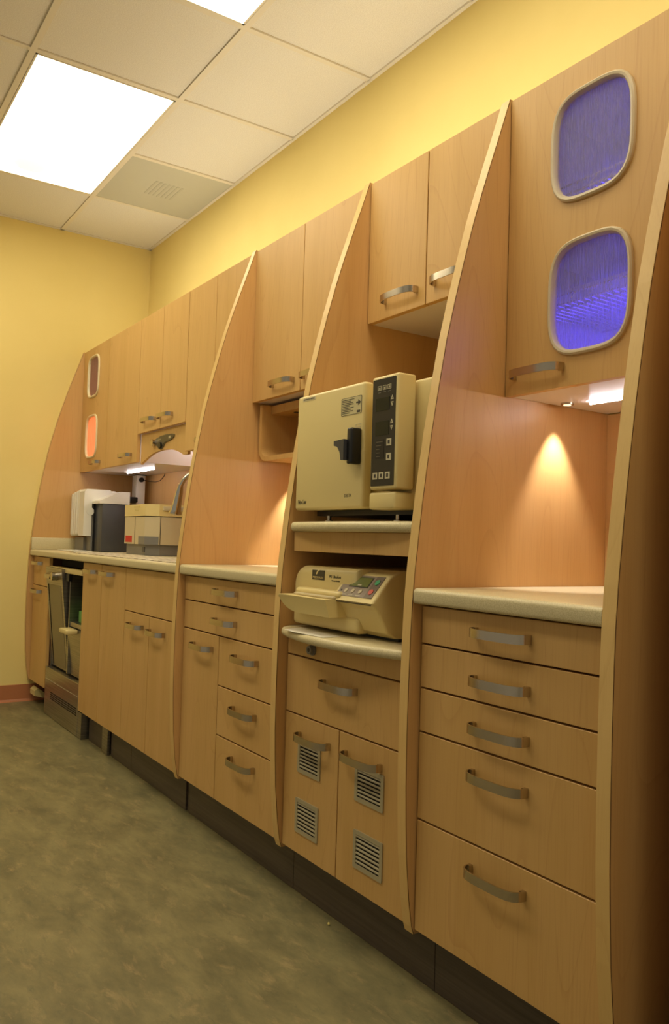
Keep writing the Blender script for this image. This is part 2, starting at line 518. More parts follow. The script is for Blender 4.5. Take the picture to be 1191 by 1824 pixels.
# ------------------------------------------------------------------ divider panels (curved front)
CURVE = [(.122, -.664), (.14, -.670), (.20, -.680), (.30, -.690), (.38, -.694), (.46, -.697), (.58, -.698), (.70, -.697), (.80, -.695), (.88, -.692), (.95, -.687),
         (1.045, -.677), (1.10, -.671), (1.17, -.662), (1.27, -.648), (1.39, -.628), (1.50, -.608), (1.60, -.5845), (1.70, -.559), (1.80, -.531), (1.88, -.506), (1.96, -.479), (2.05, -.448), (2.146, -.416)]
def divider(xr, label, th=.029):
    xl = xr - th
    t = thing('curved_divider_panel', label, 'panel', (xr - th / 2, -.3, .122), 'tall curved maple dividers')
    c = [(y, z) for z, y in CURVE]
    inner = [(y + .0016, z) for y, z in c]
    prism_obj('side_panel', WOODB, t, inner + [(-.002, 2.146), (-.002, .122)], 'x', xl, xr)
    bm = bmesh.new(); prism(bm, c + inner[::-1], 'x', xl, xr - .0006)
    link('edge_band', bm, EDGE, t)
    # hairline joint where the band meets the face
    j = [(y + .0014, z) for y, z in c]; k = [(y + .0024, z) for y, z in c]
    bm = bmesh.new(); prism(bm, j + k[::-1], 'x', xr - .0002, xr + .0002)
    link('glue_line', bm, SEAM, t)
    return t
divider(-.030, 'curved maple end panel against the far yellow wall', .019)
divider(2.243, 'curved maple divider between the sink counter and the lit open niche')
divider(3.001, 'curved maple divider just left of the two countertop sterilizers')
divider(3.603, 'curved maple divider between the sterilizers and the bay with blue windows')
eD = divider(4.157, 'nearest curved maple divider at the right edge, its side in dark shade')

# ------------------------------------------------------------------ laminate back panels in the bays
def backp(x0, x1, z0, z1, label):
    return tag(box('back_panel', WOODB, None, x0 + .001, x1 - .001, -.014, -.002, z0, z1), label, 'panel', 'maple back panels')
backp(-.03, 2.214, .91, 1.40, 'maple back panel behind the sink counter')
backp(2.243, 2.972, .91, 1.54, 'maple back panel of the lit niche above the drawers')
backp(3.001, 3.574, .76, 1.70, 'maple back panel behind the two sterilizers')
backp(3.603, 4.128, .91, 1.385, 'maple back panel in the spotlit bay under the blue windows')
backp(4.157, 4.232, .13, 2.14, 'shaded maple back panel right of the nearest divider')

# ------------------------------------------------------------------ worktops
def worktop(x0, x1, label, yf=-.688, z=.910, th=.036, y1=-.015):
    bm = bmesh.new()
    r = .011
    pr = [(y1, z - th), (yf + r * .7, z - th)]
    for i in range(5): pr.append((yf + r * .7 - r * .7 * sin(i / 4 * pi / 2), z - th + r * .7 * (1 - cos(i / 4 * pi / 2))))
    for i in range(7): pr.append((yf + r - r * cos(i / 6 * pi / 2), z - r + r * sin(i / 6 * pi / 2)))
    pr.append((y1, z))
    prism(bm, pr, 'x', x0, x1)
    o = link('worktop', bm, STONE, None, True)
    return tag(o, label, 'countertop', 'speckled beige worktops')
wA = worktop(-.028, 2.212, 'long beige worktop carrying the white and grey machines')
worktop(2.245, 2.970, 'short beige worktop above the two small drawers, lit by a spotlight')
worktop(3.605, 4.126, 'beige worktop above the stack of five drawers, nearest bay', yf=-.690)
tag(box('side_splash', STONE, wA, -.029, -.010, -.685, -.02, .9105, .982, .004, 2), 'low upstand against the curved end panel')
# curved equipment shelves
def bowed(name, z0, z1, x0, x1, ye, ym, label, r=.010, left=0.0):
    n = 24
    bm = bmesh.new()
    prof = [(0, -1)] + [(-sin(a), -cos(a)) for a in [pi * i / 8 for i in range(1, 8)]] + [(0, 1)]
    rows = []
    hh = (z1 - z0) / 2; zc = (z0 + z1) / 2
    for i in range(n + 1):
        t = i / n; x = x0 + (x1 - x0) * t
        y = ye + (ym - ye) * (1 - (2 * t - 1) ** 2)
        e = 1 - min(1, (t * (x1 - x0)) / .02); y += .02 * e * e
        row = [bm.verts.new((x, -.02, z0)), bm.verts.new((x, y + hh * .8, z0))]
        for a in [pi * k / 8 for k in range(1, 8)]:
            row.append(bm.verts.new((x, y + hh * .8 - hh * .8 * sin(a), zc - hh * cos(a))))
        row += [bm.verts.new((x, y + hh * .8, z1)), bm.verts.new((x, -.02, z1))]
        rows.append(row)
    k = len(rows[0])
    for i in range(n):
        for j in range(k):
            bm.faces.new((rows[i][j], rows[i + 1][j], rows[i + 1][(j + 1) % k], rows[i][(j + 1) % k]))
    bm.faces.new(rows[0]); bm.faces.new(rows[-1][::-1])
    return tag(link(name, bm, STONE, None, True), label, 'shelf', 'speckled beige equipment shelves')
bowed('equipment_shelf', 1.037, 1.064, 3.003, 3.572, -.676, -.702, 'beige rounded shelf carrying the large square sterilizer')
bowed('equipment_shelf', .738, .762, 3.003, 3.572, -.691, -.748, 'beige bow-fronted shelf carrying the low wide sterilizer')
tag(box('shelf_rail', WOOD, None, 3.018, 3.570, -.662, -.020, .980, 1.0365, .001, 1), 'maple rail under the upper sterilizer shelf', 'shelf rail')

# ------------------------------------------------------------------ base cabinets
def base(name, label, x0, x1, z0=.132, z1=.871):
    t = thing(name, label, 'cabinet', ((x0 + x1) / 2, -.35, z0), 'maple base cabinets')
    box('body', SEAM, t, x0 + .001, x1 - .001, YB + DT + .001, -.02, z0 + .002, z1)  # body coloured dark so the gaps between fronts look shaded
    return t
t = base('base_cabinet', 'narrow base cabinet with one drawer over a door beside the far wall', -.028, .330)
front('drawer', t, -.026, .329, .702, .871, YB, .105, .832)
front('door', t, -.026, .329, .132, .702, YB, .105, .668)
t = base('base_cabinet', 'tall narrow single door base cabinet right of the steel unit', .972, 1.268)
front('door', t, .972, 1.268, .132, .871, YB, 1.128, .831)
t = base('sink_cabinet', 'wide base cabinet under the faucet with two low doors', 1.269, 2.213)
front('door', t, 1.269, 1.600, .132, .871, YB, 1.372, .831)
front('false_front', t, 1.600, 2.212, .6855, .871, YB)
front('door', t, 1.600, 1.897, .132, .6855, YB, 1.758, .632)
front('door', t, 1.897, 2.212, .132, .6855, YB, 1.990, .627)
t = base('drawer_cabinet', 'base cabinet with two wide drawers, a door and three stacked drawers', 2.244, 2.971)
front('drawer', t, 2.244, 2.971, .7815, .871, YB, 2.596, .829)
front('drawer', t, 2.244, 2.971, .6795, .7815, YB, 2.594, .730)
front('door', t, 2.244, 2.545, .132, .6795, YB, 2.424, .628)
front('drawer', t, 2.545, 2.971, .514, .6795, YB, 2.750, .625)
front('drawer', t, 2.545, 2.971, .3495, .514, YB, 2.748, .458)
front('drawer', t, 2.545, 2.971, .132, .3495, YB, 2.748, .296)
t = base('sterilizer_cabinet', 'base cabinet with four louvred grilles under the sterilizers', 3.002, 3.573, z1=.737)
f = front('false_front', t, 3.002, 3.573, .6815, .737, YB)
bm = bmesh.new()
tube(bm, [(3.142, YB + .001, .7085), (3.142, YB - .006, .7085)], .0155, 24)
tube(bm, [(3.142, YB - .005, .7085), (3.142, YB - .016, .7085)], .012, 24)
lk = link('cam_lock', bm, GREYP, f, True); tag(lk, 'round grey lock')
tube_obj('keyway', BLACK, f, [(3.142, YB - .0155, .7085), (3.142, YB - .0168, .7085)], .0055, 16)
front('drawer', t, 3.002, 3.573, .5165, .6815, YB, 3.280, .628)
def grille(door, x0, x1, z0, z1):
    o = rrect(x0, x1, z0, z1, .004, 3); i = rrect(x0 + .011, x1 - .011, z0 + .011, z1 - .011, .002, 2)
    bm = bmesh.new(); prism(bm, o, 'y', YB - .0035, YB + .0002, [i])
    n = 7; hh = (z1 - z0 - .022) / n
    for k in range(n):
        zz = z0 + .011 + hh * (k + .5)
        p = [(YB - .003, zz - hh * .05), (YB - .003, zz + hh * .17), (YB - .0004, zz + hh * .42), (YB - .0004, zz + hh * .20)]
        prism(bm, p, 'x', x0 + .010, x1 - .010)
    g = link('vent_grille', bm, VENTP, door)
    box('grille_recess', DARKIN, g, x0 + .010, x1 - .010, YB - .0006, YB - .0001, z0 + .010, z1 - .010)
d = front('door', t, 3.002, 3.281, .132, .5165, YB, 3.163, .463)
grille(d, 3.081, 3.197, .360, .450); grille(d, 3.076, 3.193, .193, .288)
d = front('door', t, 3.281, 3.573, .132, .5165, YB, 3.392, .463)
grille(d, 3.361, 3.481, .358, .448); grille(d, 3.362, 3.483, .192, .287)
t = base('drawer_cabinet', 'base cabinet of five full-width drawers, nearest bay', 3.604, 4.127)
for z0, z1, hz in ((.7825, .871, .829), (.682, .7825, .728), (.582, .682, .630), (.384, .582, .531), (.132, .384, .333)):
    front('drawer', t, 3.604, 4.127, z0, z1, YB, 3.861, hz)

# kickboards
kx = [1.05, 1.235, 1.375]
def kickb(x0, x1, label, y=-.626):
    return tag(box('kickboard', KICK, None, x0 + .0012, x1 - .0012, y, y + .016, .001, .128), label, 'kickboard', 'dark recessed kickboards')
kickb(-.02, .50, 'short dark kickboard at the far wall', -.47)
kickb(1.05, 1.36, 'dark kickboard between the steel plinth and steel strip')
kickb(1.385, 1.652, 'dark kickboard just right of the steel strip')
kickb(1.652, 2.236, 'dark kickboard below the two low doors of the sink cabinet')
kickb(2.262, 3.013, 'dark kickboard below the cabinet of mixed door and drawers')
kickb(3.013, 3.638, 'dark kickboard below the door grilles')
kickb(3.638, 4.30, 'dark kickboard below the five drawers')
tag(box('steel_strip', STEEL, None, 1.295, 1.372, -.640, -.6275, .001, .128), 'short upright steel strip on the dark kickboard', 'strip')
tag(box('kick_joint', KICK, None, 2.238, 2.260, -.620, -.604, .001, .128), 'narrow recessed joint strip between two kickboards', 'joint strip')

# foot pedal under the far cabinet
t = thing('foot_pedal', 'small cream foot pedal sticking out under the far base cabinet', 'pedal', (.02, -.6, .0))
bm = bmesh.new(); prism(bm, [(-.655, .050), (-.60, .034), (-.59, .058), (-.635, .094), (-.655, .078)], 'x', -.02, .085); link('pedal_pad', bm, CREAM, t)
bm = bmesh.new(); tube(bm, [(.03, -.60, .055), (.03, -.50, .03), (.03, -.50, .001)], .009, 8); link('pedal_arm', bm, BLACK, t, True)
tag(tube_obj('pedal_hose', BLACK, None, [(.10, -.56, .012), (.18, -.575, .008), (.26, -.56, .008), (.36, -.57, .008), (.42, -.56, .008)], .006, 8), 'thin black hose lying beside the steel plinth', 'hose')

# ------------------------------------------------------------------ stainless tilt-out unit
t = thing('steel_disposal_unit', 'stainless steel unit with tilted flaps between the far base cabinets', 'bin unit', (.65, -.4, 0))
bm = bmesh.new()
bx(bm, .334, .350, -.64, -.05, .17, .80); bx(bm, .952, .968, -.64, -.05, .17, .80); bx(bm, .35, .952, -.07, -.05, .17, .80)
bx(bm, .35, .952, -.595, -.05, .16, .172); bx(bm, .672, .684, -.60, -.07, .172, .80)
link('steel_body', bm, STEEL, t)
bm = bmesh.new()
bx(bm, .334, .969, -.662, -.60, .001, .262, .002, 1)
bx(bm, .969, 1.030, -.660, -.60, .001, .128)
pl = link('plinth', bm, STEEL, t)
bm = bmesh.new()
for r in range(4):
    for c in range(26):
        bx(bm, .46 + c * .019, .46 + c * .019 + .011, -.6632, -.6618, .100 + r * .011, .1055 + r * .011)
tag(link('perforation', bm, DARKIN, pl), 'rows of small dark slots', kind='stuff')
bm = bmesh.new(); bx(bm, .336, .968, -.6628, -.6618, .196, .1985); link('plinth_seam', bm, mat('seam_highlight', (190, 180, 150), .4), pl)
tag(box('top_rail', CREAM, t, .352, .966, -.668, -.62, .800, .826, .003, 2), 'cream rail')
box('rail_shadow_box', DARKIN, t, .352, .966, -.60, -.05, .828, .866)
def flap(x0, x1, zb, zt, yb, yt, th, insert):
    """a steel flap leaning out at its top"""
    def L(s): return (yb + (yt - yb) * s, zb + (zt - zb) * s)
    bm = bmesh.new()
    prism(bm, [(yb, zb), (yt, zt), (yt + th, zt), (yb + th, zb)], 'x', x0, x1)
    o = link('flap', bm, STEEL, t)
    if insert:
        a, b = L(.02), L(.83); e = .0015
        bm = bmesh.new(); prism(bm, [(a[0] - e, a[1]), (b[0] - e, b[1]), (b[0], b[1]), (a[0], a[1])], 'x', x0 + .05, x1 - .035)
        tag(link('insert_panel', bm, OBSC, o), 'dull greenish inset panel')
        bm = bmesh.new(); prism(bm, [(a[0] - .003, a[1]), (b[0] - .003, b[1]), (b[0], b[1]), (a[0], a[1])], 'x', x0 + .036, x0 + .049)
        link('insert_rebate', bm, DARKIN, o)
    return o, L
f1, L1 = flap(.350, .672, .272, .822, -.630, -.688, .040, True)
y, z = L1(.92)
bm = bmesh.new()
prism(bm, [(y + .002, z + .022), (y - .028, z + .008), (y - .034, z - .014), (y + .002, z - .024)], 'x', .43, .54)
tube(bm, [(.57, y, z), (.57, y - .03, z)], .022, 16)
tag(link('flap_grip', bm, NICKEL, f1), 'wedge grip')
f2, L2 = flap(.720, .962, .272, .520, -.632, -.655, .03, False)
bm = bmesh.new()
bx(bm, .765, .90, -.715, -.655, .500, .524, .006, 2)
tag(link('flap_grip', bm, CREAM, f2, True), 'cream grip')
bm = bmesh.new(); bx(bm, .700, .718, -.650, -.07, .275, .798); bx(bm, .718, .95, -.645, -.05, .525, .548)
link('bin_liner_frame', bm, STEEL, t)
box('hinge_block', BLACK, t, .690, .745, -.668, -.6505, .760, .799)
tag(box('supply_box', GREENP, None, .78, .935, -.62, -.50, .5495, .610, .004, 2), 'small green packet inside the steel unit opening', 'packet')

# ------------------------------------------------------------------ wall cabinets
def wallcab(label, x0, x1, z0, z1=2.143, shelves=(), m=WHITE):
    t = thing('wall_cabinet', label, 'cabinet', ((x0 + x1) / 2, -.2, z0), 'maple wall cabinets')
    carcass('body', m, t, x0 + .001, x1 - .001, YU + DT + .001, -.016, z0 + .004, z1 - .001, shelves=shelves)
    return t
def window(door, loop, glass):
    bm = bmesh.new()
    ring_sweep(bm, loop, YU, [(.004, .0), (.003, -.006), (-.001, -.009), (-.006, -.008), (-.010, -.003), (-.010, .010), (.0, .010)])
    o = link('window_frame', bm, FRAME if glass is GLASSB else FRAMEP, door, True)
    prism_obj('window_pane', glass, o, [p for p in inset(loop, .004)], 'y', YU + .004, YU + .007)
def inset(loop, d):
    cx = sum(p[0] for p in loop) / len(loop); cz = sum(p[1] for p in loop) / len(loop)
    out = []
    for x, z in loop:
        v = Vector((x - cx, z - cz)); l = v.length
        v *= (l - d) / l
        out.append((cx + v.x, cz + v.y))
    return out
def porthole(x0, x1, z0, z1, p=4.2, n=48):
    cx, cz, a, b = (x0 + x1) / 2, (z0 + z1) / 2, (x1 - x0) / 2, (z1 - z0) / 2
    out = []
    for i in range(n):
        t = 2 * pi * i / n
        c, s = cos(t), sin(t)
        r = (abs(c) ** p + abs(s) ** p) ** (-1 / p)
        out.append((cx + a * c * r, cz + b * s * r))
    return out

# far cabinet with two red-lit slots
t = wallcab('wall cabinet with two red-lit rounded windows at the far end', -.029, .976, 1.390, shelves=(1.76,))
w1 = porthole(.082, .292, 1.838, 2.088); w2 = porthole(.082, .292, 1.470, 1.726)
d = front('door', t, -.028, .470, 1.390, 2.143, YU, .296, 1.434, holes=[w1, w2])
window(d, w1, GLASSR); window(d, w2, GLASSR)
front('door', t, .470, .975, 1.390, 2.143, YU, .826, 1.436)
tag(box('led_strip', REDL, t, .0, .46, -.06, -.05, 1.41, 1.74), 'red light')
tag(box('led_strip', REDL, t, .0, .40, -.06, -.05, 1.785, 1.80), 'red light')
# two-door cabinet with arched valance below
t = wallcab('two-door wall cabinet above the arched maple valance', .977, 1.596, 1.536)
front('door', t, .977, 1.287, 1.536, 2.143, YU, 1.151, 1.593)
front('door', t, 1.287, 1.595, 1.536, 2.143, YU, 1.369, 1.591)
ar = [(.992, 1.375), (1.596, 1.375)]
v = [(.992, 1.535), (.992, 1.380), (1.02, 1.391), (1.089, 1.411), (1.14, 1.422), (1.195, 1.430), (1.28, 1.4335), (1.37, 1.431), (1.42, 1.425), (1.461, 1.417), (1.51, 1.404), (1.545, 1.391)]
v += [(1.5955, 1.391), (1.5955, 1.535)]
va = thing('valance_panel', 'maple valance with arched lower edge under the two-door wall cabinet', 'panel', (1.3, -.38, 1.38))
prism_obj('valance_board', WOOD, va, v, 'y', -.394, -.380)
# control plate on the valance
o = [(1.155, 1.478), (1.165, 1.462), (1.20, 1.462), (1.235, 1.452), (1.265, 1.436), (1.30, 1.446), (1.325, 1.466), (1.40, 1.474), (1.436, 1.486), (1.440, 1.496), (1.415, 1.502), (1.34, 1.506), (1.26, 1.504), (1.20, 1.494)]
cp = prism_obj('control_plate', mat('grey_control_plate', (120, 108, 78), .45), va, o, 'y', -.398, -.3942)
tag(cp, 'dark grey control plate')
i2 = inset(o, .006)
prism_obj('plate_face', mat('olive_grey_face', (84, 74, 52), .4), cp, i2, 'y', -.3995, -.398)
tube_obj('timer_knob', BLACK, cp, [(1.275, -.399, 1.456), (1.275, -.409, 1.456)], .017, 20)
tube_obj('toggle_knob', NICKEL, cp, [(1.185, -.399, 1.476), (1.185, -.414, 1.476)], .017, 20)
box('indicator', LIGHTINK, cp, 1.372, 1.396, -.4003, -.3994, 1.482, 1.494)
text('plate_legend', 'Sonic', 1.235, -.3996, 1.482, .018, LIGHTINK, cp)
t = wallcab('wall cabinet with two doors partly hidden behind the second curved divider', 1.597, 2.213, 1.400)
front('door', t, 1.597, 1.889, 1.400, 2.143, YU, 1.835, 1.436)
front('door', t, 1.889, 2.212, 1.400, 2.143, YU, 1.975, 1.436)
# bay B
t = wallcab('two-door wall cabinet above the open wooden pigeonhole', 2.244, 2.971, 1.540)
front('door', t, 2.244, 2.605, 1.540, 2.143, YU, 2.486, 1.586)
front('door', t, 2.605, 2.971, 1.540, 2.143, YU, 2.708, 1.586)
# pigeonhole
to, ti, r = .0, .018, .055
def uprof(x0, x1, z0, z1, r):
    p = [(x0, z1), ]
    for i in range(9): p.append((x0 + r - r * cos(i / 8 * pi / 2), z0 + r - r * sin(i / 8 * pi / 2)))
    p.append((x1, z0)); return p
a = uprof(2.262, 2.970, 1.312, 1.532, .055)
b = uprof(2.280, 2.970, 1.330, 1.532, .038)
t = thing('open_shelf_box', 'open wooden pigeonhole with rounded corner under the wall cabinet', 'shelf', (2.6, -.2, 1.312))
prism_obj('shell', WOOD, t, a + b[::-1], 'y', -.385, -.016)
bm = bmesh.new(); bx(bm, 2.281, 2.969, -.345, -.030, 1.500, 1.5315); link('top_board', bm, WOOD, t)
tube_obj('cable_hole', BLACK, t, [(2.40, -.30, 1.5004), (2.40, -.30, 1.4985)], .012, 16)
box('inner_back', WOOD, t, 2.281, 2.969, -.030, -.0165, 1.331, 1.499)
# bay C
t = wallcab('short two-door wall cabinet high above the square sterilizer', 3.002, 3.573, 1.6915)
front('door', t, 3.002, 3.283, 1.6915, 2.143, YU, 3.171, 1.745)
front('door', t, 3.283, 3.572, 1.6915, 2.143, YU, 3.400, 1.745)
# bay D with blue windows
t = wallcab('single-door wall cabinet with two blue-lit rounded windows', 3.604, 4.128, 1.383, shelves=(1.745,))
W1 = porthole(3.746, 3.972, 1.814, 2.072, 3.5); W2 = porthole(3.746, 3.972, 1.456, 1.722, 3.5)
d = front('door', t, 3.604, 4.128, 1.383, 2.143, YU, 3.712, 1.432, holes=[W1, W2])
window(d, W1, GLASSB); window(d, W2, GLASSB)
tag(box('led_strip', BLUEL, t, 3.64, 4.09, -.050, -.040, 1.405, 1.415), 'blue light')
tag(box('led_strip', BLUEL, t, 3.98, 3.99, -.36, -.04, 1.770, 1.780), 'blue light')
tag(box('led_strip', BLUEL, t, 4.098, 4.108, -.36, -.06, 1.55, 1.60), 'blue light')
def rack(z, label):
    bm = bmesh.new()
    for yy in (-.36, -.33, -.08): tube(bm, [(3.63, yy, z), (4.10, yy, z)], .0028, 6)
    tube(bm, [(3.63, -.36, z + .022), (4.10, -.36, z + .022)], .0028, 6)
    for i in range(24): tube(bm, [(3.64 + i * .02, -.36, z), (3.64 + i * .02, -.08, z)], .0016, 5)
    for i in range(9): tube(bm, [(3.64 + i * .056, -.36, z), (3.668 + i * .056, -.36, z + .022)], .0018, 5)
    tag(link('wire_rack', bm, WIRE, None, True), label, 'rack', 'wire racks behind the blue windows')
rack(1.865, 'chrome wire rack seen through the upper blue window')
rack(1.600, 'chrome wire rack seen through the lower blue window')
tag(box('storage_box', PALE, None, 3.68, 4.02, -.30, -.10, 1.6035, 1.66, .006, 2), 'pale box on the wire rack behind the lower blue window', 'box')

# tall unit to the right of the nearest divider (just out of view, shades the recess)
t = thing('tall_cabinet', 'tall maple cabinet standing right of the shaded recess', 'cabinet', (4.7, -.35, .0))
box('body', WOODB, t, 4.232, 5.02, -.612, -.004, .13, 2.143)
f = front('door', t, 4.232, 5.02, .132, 2.143, -.632, 4.40, 1.40)
tag(box('recess_floor', KICK, None, 4.159, 4.230, -.52, -.016, .001, .13), 'dark low plinth inside the shaded recess', 'plinth')

# ------------------------------------------------------------------ unseen uplight strips added on the wall cabinets to brighten wall and ceiling
UPFILL = emis('fill_uplight_glow', (1.0, .94, .78, 1), UPFILL_W)
for i, (x0, x1) in enumerate(((.40, .97), (.98, 2.20), (2.25, 2.96), (3.01, 3.56), (3.61, 4.12))):
    t = thing('fill_uplight', 'added unseen uplight strip on top of the wall cabinets, strip %s from the far wall' % ('one', 'two', 'three', 'four', 'five')[i], 'light strip', ((x0 + x1) / 2, -.30, 2.144), 'added uplight strips above the cabinets')
    box('housing', WHITE, t, x0, x1, -.33, -.27, 2.1435, 2.150)
    box('lens', UPFILL, t, x0 + .01, x1 - .01, -.32, -.28, 2.1502, 2.1515)

# ------------------------------------------------------------------ under-cabinet lamps
def spot(x, y, z, size, blend, w, col=(1, .92, .90), sm=.006):
    l = bpy.data.lights.new('puck_spot', 'SPOT'); l.energy = w; l.spot_size = radians(size); l.spot_blend = blend
    l.color = col; l.shadow_soft_size = sm
    o = bpy.data.objects.new('puck_spot', l); o.location = (x, y, z); C.objects.link(o)
    return o
def puck(x, y, z, label, w=SPOT_W):
    t = thing('puck_light', label, 'spotlight', (x, y, z), 'small recessed spotlights')
    bm = bmesh.new(); tube(bm, [(x, y, z - .002), (x, y, z + .004)], .017, 24); link('housing', bm, NICKEL, t, True)
    bm = bmesh.new(); tube(bm, [(x, y, z - .0030), (x, y, z - .0022)], .010, 24); link('lens', bm, emis('puck_lens', (1, .85, .6, 1), 1.2), t, True)
    spot(x, y, z - .008, 66, .7, w)
puck(3.645, -.228, 1.384, 'small round spotlight under the blue-windowed cabinet')
puck(2.300, -.215, 1.311, 'small round spotlight under the wooden pigeonhole', 14.0)

def led_tube(x0, y0, x1, y1, z, label, w=TUBE_W):
    t = thing('led_tube', label, 'tube light', ((x0 + x1) / 2, (y0 + y1) / 2, z), 'slim white under-cabinet lights')
    box('tube_housing', NICKEL, t, x0, x1, y1 + .003, y1 + .008, z - .005, z)
    tube_obj('tube_lens', TUBE, t, [(x0, y0, z - .004), (x1, y0, z - .004)], .0032, 10)
led_tube(3.700, -.205, 4.02, -.205, 1.386, 'slim lit white tube under the blue-windowed cabinet')
led_tube(1.02, -.06, 1.55, -.06, 1.534, 'added short lit tube tucked out of sight behind the arched valance')  # fill tube added to brighten the opening under the arch
led_tube(2.50, -.19, 2.86, -.19, 1.3115, 'added slim lit tube hidden under the wooden pigeonhole')  # hidden tube added to lift the light inside this bay
led_tube(.255, -.205, .690, -.205, 1.392, 'slim lit white tube under the far cabinet with red windows')

# ------------------------------------------------------------------ white post, plugs and cables at the far counter
t = thing('power_post', 'white upright service post behind the two far machines', 'post', (.26, -.08, .91))
box('post', PALE, t, .070, .148, -.108, -.050, .911, 1.388, .003, 2)
box('post_cap', BLACK, t, .064, .154, -.112, -.046, 1.389, 1.3935)
tube_obj('post_knob', BLACK, t, [(.148, -.080, 1.360), (.164, -.080, 1.360)], .015, 16)
for i, z in enumerate((1.232, 1.172)):
    tag(box('power_plug', BLACK, None, .085, .190, -.165, -.1095, z - .017, z + .017, .006, 2), ['upper', 'lower'][i] + ' black plug beside the white service post', 'plug', 'black plugs by the service post')
tag(tube_obj('lamp_cable', BLACK, None, [(.165, -.080, 1.362), (.20, -.05, 1.352), (.28, -.035, 1.345), (.34, -.03, 1.350), (.40, -.03, 1.372), (.415, -.03, 1.389)], .0022, 6), 'thin dark cable drooping along the back panel under the far cabinet', 'cable')
bm = bmesh.new(); tube(bm, [(.09, -.110, 1.130), (.09, -.140, 1.130)], .030, 24)
tag(link('white_socket', bm, PALE, None, True), 'round white fitting between the two far machines', 'fitting')
t = thing('cable_tangle', 'tangle of black and blue cables on the worktop between the two far machines', 'cables', (.30, -.14, .911))
for k in range(5):
    pts = []
    for i in range(26):
        a = i / 25
        pts.append((.30 + .07 * sin(a * 9 + k * 1.7), -.135 + .045 * cos(a * 11 + k * 2.1), .916 + .006 * k + .024 * (1 + sin(a * 13 + k)) * .5))
    c = tube_obj('cable', BLUEP if k == 1 else BLACK, t, pts, .0042, 7)
    if k == 1: tag(c, 'blue cable')

# ------------------------------------------------------------------ far machine: ribbed white housing with charcoal block
t = thing('water_unit', 'white ribbed appliance with charcoal side block on the far worktop', 'machine', (.3, -.35, .91))
bm = bmesh.new()
for i in range(4):
    x = .012 + i * .046
    bx(bm, x, x + .043, -.470 + .006 * (3 - i) * 0, -.24, .998 + .002 * i, 1.276 - .006 * (3 - i), 0.014, 4)
bx(bm, .03, .19, -.455, -.25, 1.01, 1.265)
link('ribbed_housing', bm, PALE, t, True)
bm = bmesh.new()
prism(bm, [(-.470, 1.000), (-.424, 1.000), (-.424, 1.190), (-.30, 1.190), (-.305, 1.262), (-.318, 1.276), (-.455, 1.276), (-.470, 1.262)], 'x', .194, .290)
link('side_shell', bm, PALE, t)
bm = bmesh.new()
prism(bm, [(-.424, 1.190), (-.424, 1.205), (-.300, 1.262), (-.246, 1.262), (-.246, 1.190)], 'x', .29, .430)
tag(link('spout_cover', bm, PALE, t), 'wedge-shaped white cover')
box('charcoal_block', CHARC, t, .295, .426, -.405, -.250, .912, 1.190, .003, 2)
box('block_groove', BLACK, t, .282, .294, -.412, -.300, .912, 1.190)
box('block_edge', GREYP, t, .200, .281, -.425, -.30, .912, 1.188, .002, 1)
tube_obj('bottle_neck', PALE, t, [(.289, -.432, 1.145), (.2925, -.432, 1.145)], .022, 20)
tag(box('foot_plate', GREYP, t, .03, .199, -.44, -.26, .912, .99), 'grey base in shade')
tag(box('paper_pad', PALE, None, .20, .52, -.585, -.48, .9112, .9165, .001, 1), 'thin white pad lying in front of the ribbed appliance', 'pad')

# far machine 2: beige lidded box
t = thing('ultrasonic_cleaner', 'beige lidded machine with dark grey base and red sticker', 'machine', (1.0, -.25, .91))
def octo(x0, x1, y0, y1, c):
    return [(x0, y0), (x1 - c, y0), (x1, y0 + c), (x1, y1), (x0, y1)]
def oct_prism(name, m, z0, z1, g=0.0, par=None, yb=-.05):
    return prism_obj(name, m, par or t, octo(.82 + g, 1.17 - g, -.405 + g, yb, .055), 'z', z0, z1)
oct_prism('base', GREYP, .912, .966, .010)
oct_prism('tank', CREAM2, .967, 1.108)
oct_prism('lid', CREAM, 1.112, 1.172, -.002)
tag(box('latch_recess', GREYP, t, 1.03, 1.119, -.4062, -.402, .967, 1.008), 'grey latch recess')
bm = bmesh.new(); prism(bm, [(1.119, -.4055), (1.1712, -.3525), (1.166, -.35), (1.118, -.40)], 'z', .967, 1.008); link('latch_recess', bm, GREYP, t)
box('latch', CHARC, t, 1.075, 1.105, -.400, -.3930, .928, .955)
box('lid_grip', CREAM2, t, 1.172, 1.180, -.335, -.10, 1.140, 1.162, .003, 2)
box('lid_badge', CREAM, t, .965, 1.035, -.4085, -.4068, 1.148, 1.154)
bm = bmesh.new()
prism(bm, [(.955, 1.163), (1.045, 1.163), (1.025, 1.138), (.975, 1.138)], 'y', -.4084, -.4068, [[(.965, 1.159), (1.035, 1.159), (1.020, 1.142), (.980, 1.142)]])
link('lid_badge', bm, GOLDINK, t)
box('seam_line', INK, t, .973, .976, -.4062, -.4045, .967, 1.108)
box('seam_line', INK, t, 1.1695, 1.171, -.345, -.342, .967, 1.108)
tag(box('warning_sticker', REDS, t, .838, .935, -.4065, -.4052, .976, 1.010, .0004, 1), 'red sticker')
# patterned drip mat
MAT = mat('checked_mat', (200, 190, 160), .4)
nt = MAT.node_tree
ck = nt.nodes.new('ShaderNodeTexChecker'); ck.inputs['Scale'].default_value = 22; ck.inputs[1].default_value = lin((226, 214, 182)); ck.inputs[2].default_value = lin((160, 144, 116))
tc = nt.nodes.new('ShaderNodeTexCoord'); nt.links.new(tc.outputs['Object'], ck.inputs[0]); nt.links.new(ck.outputs[0], nt.nodes['Principled BSDF'].inputs['Base Color'])
tag(box('reflection_mat', MAT, None, .70, 2.15, -.66, -.42, .9108, .9135, .001, 1), 'checked cream drip mat along the worktop edge before the beige machine', 'mat')

